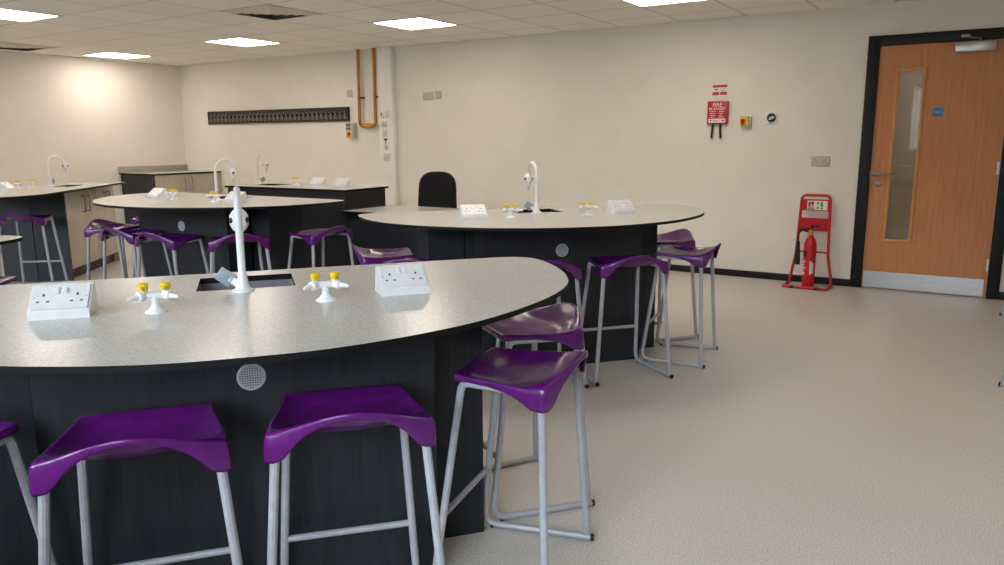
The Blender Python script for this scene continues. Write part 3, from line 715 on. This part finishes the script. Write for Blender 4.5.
ws = fitting('wall_socket', -1.275, 1.094)
MB().box(-.075, .075, -.012, -.0005, -.043, .043, bev=.003).build('plate', M['greyplate'], ws)
for s in (-1, 1):
    h = MB().box(s*.042-.003, s*.042+.003, -.0135, -.0118, .004, .014)
    for q in (-.011, .011): h.box(s*.042+q-.004, s*.042+q+.004, -.0135, -.0118, -.018, -.012)
    h.build('socket_outlet', M['hole'], ws, smooth=0)
    MB().box(s*.012-.007, s*.012+.007, -.0165, -.0118, .008, .03, bev=.0015).build('rocker_switch', M['offwhite'], ws)
tag(ws, 'low grey double socket on the wall left of the door', 'socket')
# things on the white column
CB = .0705
th = fitting('thermostat', -6.215, 1.603); th.location.y -= CB
MB().box(-.058, .058, -.03, -.0005, -.042, .042, bev=.008).build('housing', M['white'], th)
MB().box(-.042, -.008, -.0315, -.0302, -.018, .018).build('display', M['lever'], th)
tag(th, 'white thermostat box at the top of the white column fittings', 'thermostat')
plate('column_outlet', -6.222, 1.49, .07, .07, M['offwhite'], 'pale plate on the white column directly below the thermostat', 'socket', 1, None, -.010, CB)
plate('column_outlet', -6.215, 1.372, .07, .08, M['offwhite'], 'pale plate on the white column just above the dark lettering', 'socket', 1, None, -.010, CB)
cs = fitting('column_label', -6.21, 1.25); cs.location.y -= CB
MB().box(-.045, .045, -.002, -.0005, -.075, .075).build('backing', M['signwhite'], cs, smooth=0)
MB().add([(-.035, -.0025, .065), (.035, -.0025, .065), (.006, -.0025, .03), (.006, -.0025, -.005), (-.006, -.0025, -.005), (-.006, -.0025, .03)], [(0, 1, 2, 3, 4, 5)]).box(-.022, .028, -.003, -.0021, -.03, -.022).box(-.02, .03, -.003, -.0021, -.048, -.04).box(-.015, .03, -.003, -.0021, -.066, -.058).build('dark_emblem', M['navyprint'], cs, smooth=0)
tag(cs, 'small white notice with dark emblem on the white column', 'sign')
plate('column_outlet', -6.20, 1.095, .09, .09, M['offwhite'], 'pale plate lowest on the white column', 'socket', 1, None, -.012, CB)
# fire blanket and sign
fb = fitting('fire_blanket', -2.20, 1.531)
MB().box(-.095, .095, -.042, -.0005, -.105, .105, bev=.006).build('case', M['red'], fb)
text_mesh('lettering', 'FIRE', .05, M['signwhite'], fb, (0, -.0425, .068))
text_mesh('lettering', 'BLANKET', .036, M['signwhite'], fb, (0, -.0425, .034))
for i in range(4):
    MB().box(-.070, -.012-.01*(i % 2), -.0428, -.0421, .008-i*.017, .012-i*.017).box(.016, .066-.012*(i % 3), -.0428, -.0421, .008-i*.017, .012-i*.017).build('instruction_lines', M['signwhite'], fb, smooth=0)
wbnd = MB().box(-.078, .078, -.0435, -.0421, -.092, -.055).build('white_band', M['signwhite'], fb, smooth=0)
MB().box(-.066, -.05, -.0442, -.0436, -.078, -.062).box(-.035, .03, -.0442, -.0436, -.071, -.067).box(-.03, .02, -.0442, -.0436, -.081, -.078).box(.045, .066, -.0442, -.0436, -.08, -.064).build('band_print', M['red'], wbnd, smooth=0)
for x, dx in ((-.042, -.010), (.028, .006)):
    s = MB().add([(x-.011, -.02, -.10), (x+.011, -.02, -.10), (x+dx*.4-.011, -.024, -.17), (x+dx*.4+.011, -.024, -.17), (x+dx-.011, -.016, -.235), (x+dx+.011, -.016, -.235)]+
        [(x-.011, -.017, -.10), (x+.011, -.017, -.10), (x+dx*.4-.011, -.021, -.17), (x+dx*.4+.011, -.021, -.17), (x+dx-.011, -.013, -.235), (x+dx+.011, -.013, -.235)],
        [(0, 1, 3, 2), (2, 3, 5, 4), (6, 8, 9, 7), (8, 10, 11, 9), (0, 2, 8, 6), (2, 4, 10, 8), (1, 7, 9, 3), (3, 9, 11, 5), (0, 6, 7, 1), (4, 5, 11, 10)])
    so = s.build('pull_tape', M['rubber'], fb, smooth=0)
    MB().box(x+dx-.012, x+dx+.012, -.018, -.011, -.258, -.2352).build('white_tip', M['offwhite'], so)
tag(fb, 'red wall-mounted fire blanket case with two hanging black tapes', 'fire blanket')
sg = fitting('fire_sign', -2.195, 1.737)
MB().box(-.068, .068, -.003, -.0005, -.045, .045).build('sign_board', M['signwhite'], sg, smooth=0)
MB().box(-.068, .068, -.0042, -.0031, .024, .045).box(-.068, -.006, -.0042, -.0031, -.045, -.018).box(.004, .068, -.0042, -.0031, -.045, -.018).build('red_bands', M['red'], sg, smooth=0)
MB().box(-.052, -.022, -.0042, -.0031, .0, .010).box(-.036, -.030, -.0042, -.0031, -.008, .016).box(.010, .048, -.0042, -.0031, -.006, -.002).box(.034, .052, -.0042, -.0031, .006, .010).build('green_print', M['green'], sg, smooth=0)
tag(sg, 'small red and white fire notice above the fire blanket', 'sign')
yi = fitting('isolator_switch', -1.941, 1.445)
MB().box(-.045, .052, -.035, -.0005, -.048, .046, bev=.004).build('grey_base', M['offwhite'], yi)
MB().box(-.043, .036, -.062, -.0352, -.034, .042, bev=.005).build('yellow_cover', M['yellow'], yi)
MB().lathe([(.020, 0), (.020, .014), (.017, .016)], 16, ax=(0, -1, 0), at=(-.012, -.062, .006)).box(-.019, -.005, -.088, -.0625, -.030, .022, bev=.003).build('rotary_knob', M['red'], yi)
tag(yi, 'yellow isolator switch with red knob, right of the fire blanket', 'switch')
bd = fitting('emblem_plate', -1.711, 1.472)
MB().box(-.050, .050, -.010, -.0005, -.052, .052, bev=.003).build('plate', M['signwhite'], bd)
dd = MB().lathe([(.040, 0), (.040, .004), (.037, .006)], 28, ax=(0, -1, 0), at=(-.003, -.010, .004)).build('black_disc', M['navyprint'], bd)
e = MB()
for q in ((-.024, -.014, .004, -.002), (-.014, .002, .018, .010), (.006, -.010, .024, .004)):
    e.box(q[0], q[2], -.0172, -.0161, q[1], q[3])
e.xf(Matrix.Translation((-.003, 0, .004)) @ Matrix.Rotation(math.radians(-14), 4, 'Y')).build('white_emblem', M['signwhite'], dd, smooth=0)
MB().box(-.03, .02, -.0112, -.0101, -.046, -.042).build('caption_line', M['navyprint'], bd, smooth=0)
tag(bd, 'white plate with a round black emblem, between the isolator and the door', 'sign')

# ------------------------------------------------------------------ extinguisher stand and extinguisher
es = empty('extinguisher_stand', (-1.275, 7.10, 0), -2)
r = .0125
path = [(-.178, -.15, r), (-.178, .06, r), (-.135, .07, .28), (-.118, .09, .80), (.118, .09, .80), (.135, .07, .28), (.182, .06, r), (.182, -.15, r)]
MB().tube(round_path(path, [.03, .12, .05, .05, .12, .03], 6), r, 12).tube(round_path([(-.178, -.15, r), (-.178, -.16, r), (.182, -.16, r), (.182, -.15, r)], [.03, .03]), r, 12).build('tube_frame', M['red'], es)
MB().tube([(-.132, .072, .30), (.132, .072, .30)], .008, 8).build('cross_rung', M['red'], es)
MB().box(-.122, .122, .078, .084, .665, .765).build('sign_backplate', M['red'], es, smooth=0)
MB().box(-.125, .125, .074, .080, .485, .60).build('lower_backplate', M['red'], es, smooth=0)
sp = MB().box(-.068, .10, .0745, .0778, .672, .752).build('notice', M['signwhite'], es, smooth=0)
MB().box(-.06, -.04, .0735, .0744, .70, .74).box(-.036, -.012, .0735, .0744, .715, .745).box(-.06, -.012, .0735, .0744, .690, .697).box(-.03, -.012, .0735, .0744, .70, .71).build('red_pictograms', M['red'], sp, smooth=0)
MB().box(-.06, .0, .0735, .0744, .676, .684).build('dark_caption', M['navyprint'], sp, smooth=0)
MB().box(.012, .032, .0735, .0744, .72, .742).box(.044, .064, .0735, .0744, .70, .742).box(.012, .03, .0735, .0744, .68, .70).box(.044, .066, .0735, .0744, .68, .692).build('green_pictograms', M['green'], sp, smooth=0)
for x in (-.10, .10): MB().lathe([(.0145, -.015), (.0145, .015)], 12, ax=(1, 0, 0), at=(x, -.16, r)).build('rubber_grip', M['rubber'], es)
for x in (-.178, .182): MB().lathe([(.0145, -.014), (.0145, .014)], 12, ax=(0, 1, 0), at=(x, -.02, r)).build('rubber_grip', M['rubber'], es)
tag(es, 'red tubular fire extinguisher stand against the wall beside the door', 'stand')
ex = empty('fire_extinguisher', (-1.272, 7.068, 0.0), -2)
z0 = .0
MB().lathe([(.042, .001), (.050, .006), (.052, .02), (.052, .372), (.048, .400), (.037, .426), (.023, .446), (.019, .462)], 28).build('cylinder', M['redbody'], ex)
lb = MB()
def arc_label(mb, a0, a1, za, zb, rad):
    n = 10; vs = []
    for i in range(n+1):
        a = math.radians(a0+(a1-a0)*i/n)
        for z in (za, zb):
            for q in (rad, rad-.0015): vs.append((q*math.cos(a), q*math.sin(a), z))
    fs = []
    for i in range(n):
        b = 4*i; c = b+4
        fs += [(b, c, c+2, b+2), (b+1, b+3, c+3, c+1), (b, b+1, c+1, c), (b+2, c+2, c+3, b+3)]
    mb.add(vs, fs)
for a0, a1, za, zb in ((-150, -118, .115, .135), (-150, -130, .14, .16), (-146, -112, .17, .18), (-150, -128, .19, .21), (-146, -120, .22, .24), (-150, -135, .25, .255), (-72, -56, .12, .235), (-52, -36, .13, .22)):
    arc_label(lb, a0, a1, za, zb,   .0532)
lb.build('white_label', M['signwhite'], ex)
kb = MB(); arc_label(kb, -150, -105, .275, .325,   .0532); kb.build('black_label', M['navyprint'], ex)
vv = MB().lathe([(.018, .46), (.018, .475), (.014, .48), (.014, .505)], 14).tube([(0, 0, .49), (-.03, -.012, .492)], .009, 8).build('brass_valve', M['brass'], ex)
MB().box(-.014, .078, -.011, .011, .505, .520, bev=.004).xf(Matrix.Rotation(math.radians(-10), 4, 'Y')).box(-.004, .066, -.010, .010, .532, .546, bev=.004).box(-.004, .014, -.009, .009, .515, .540, bev=.003).build('squeeze_handle', M['black'], vv)
MB().tube(round_path([(-.026, -.012, .492), (-.075, -.02, .505), (-.098, -.024, .47), (-.098, -.024, .40)], .025), .008, 10).build('hose', M['rubber'], ex)
MB().lathe([(.013, .405), (.015, .40), (.020, .33), (.026, .20), (.024, .198)], 14, at=(-.098, -.024, 0)).build('discharge_horn', M['rubber'], ex)
tag(ex, 'red fire extinguisher with black horn standing in the red stand', 'fire extinguisher')

# ------------------------------------------------------------------ daylight
w = bpy.data.worlds.new('sky'); sc.world = w; w.use_nodes = True
# bright overcast sky above a darker horizon of buildings and ground
nt = w.node_tree; bg = nt.nodes['Background']; bg.inputs[1].default_value = 27.0
tc = nt.nodes.new('ShaderNodeTexCoord'); sx = nt.nodes.new('ShaderNodeSeparateXYZ'); rp = nt.nodes.new('ShaderNodeValToRGB')
nt.links.new(tc.outputs['Generated'], sx.inputs[0]); nt.links.new(sx.outputs[2], rp.inputs[0]); nt.links.new(rp.outputs[0], bg.inputs[0])
rp.color_ramp.elements[0].position = .10; rp.color_ramp.elements[0].color = (.10, .105, .11, 1)
rp.color_ramp.elements[1].position = .26; rp.color_ramp.elements[1].color = (.82, .87, 1, 1)

# ------------------------------------------------------------------ camera
f, yaw, pitch, roll, H = 766.133, -.563898, .185137, -.005894, 1.301063
cy_, sy_ = math.cos(yaw), math.sin(yaw)
fw = Vector((sy_*math.cos(pitch), cy_*math.cos(pitch), -math.sin(pitch))); rt = Vector((cy_, -sy_, 0)); up = rt.cross(fw)
rr_ = rt*math.cos(roll)+up*math.sin(roll); uu_ = -rt*math.sin(roll)+up*math.cos(roll)
cam = bpy.data.cameras.new('camera'); co = bpy.data.objects.new('camera', cam); sc.collection.objects.link(co)
cam.sensor_fit = 'HORIZONTAL'; cam.sensor_width = 36; cam.lens = f*36/1004; cam.clip_start = .02
mw = Matrix.Identity(4)
for i in range(3): mw[i][0], mw[i][1], mw[i][2] = rr_[i], uu_[i], -fw[i]
mw.translation = (0, 0, H); co.matrix_world = mw
sc.camera = co
sc.view_settings.view_transform = 'Standard'; sc.view_settings.look = 'None'; sc.view_settings.gamma = 1; sc.view_settings.use_curve_mapping = False
sc.view_settings.exposure = .68
sc.cycles.use_denoising = True; sc.cycles.max_bounces = 8; sc.cycles.diffuse_bounces = 5; sc.cycles.glossy_bounces = 4
sc.cycles.caustics_reflective = False; sc.cycles.caustics_refractive = False; sc.cycles.sample_clamp_indirect = 6
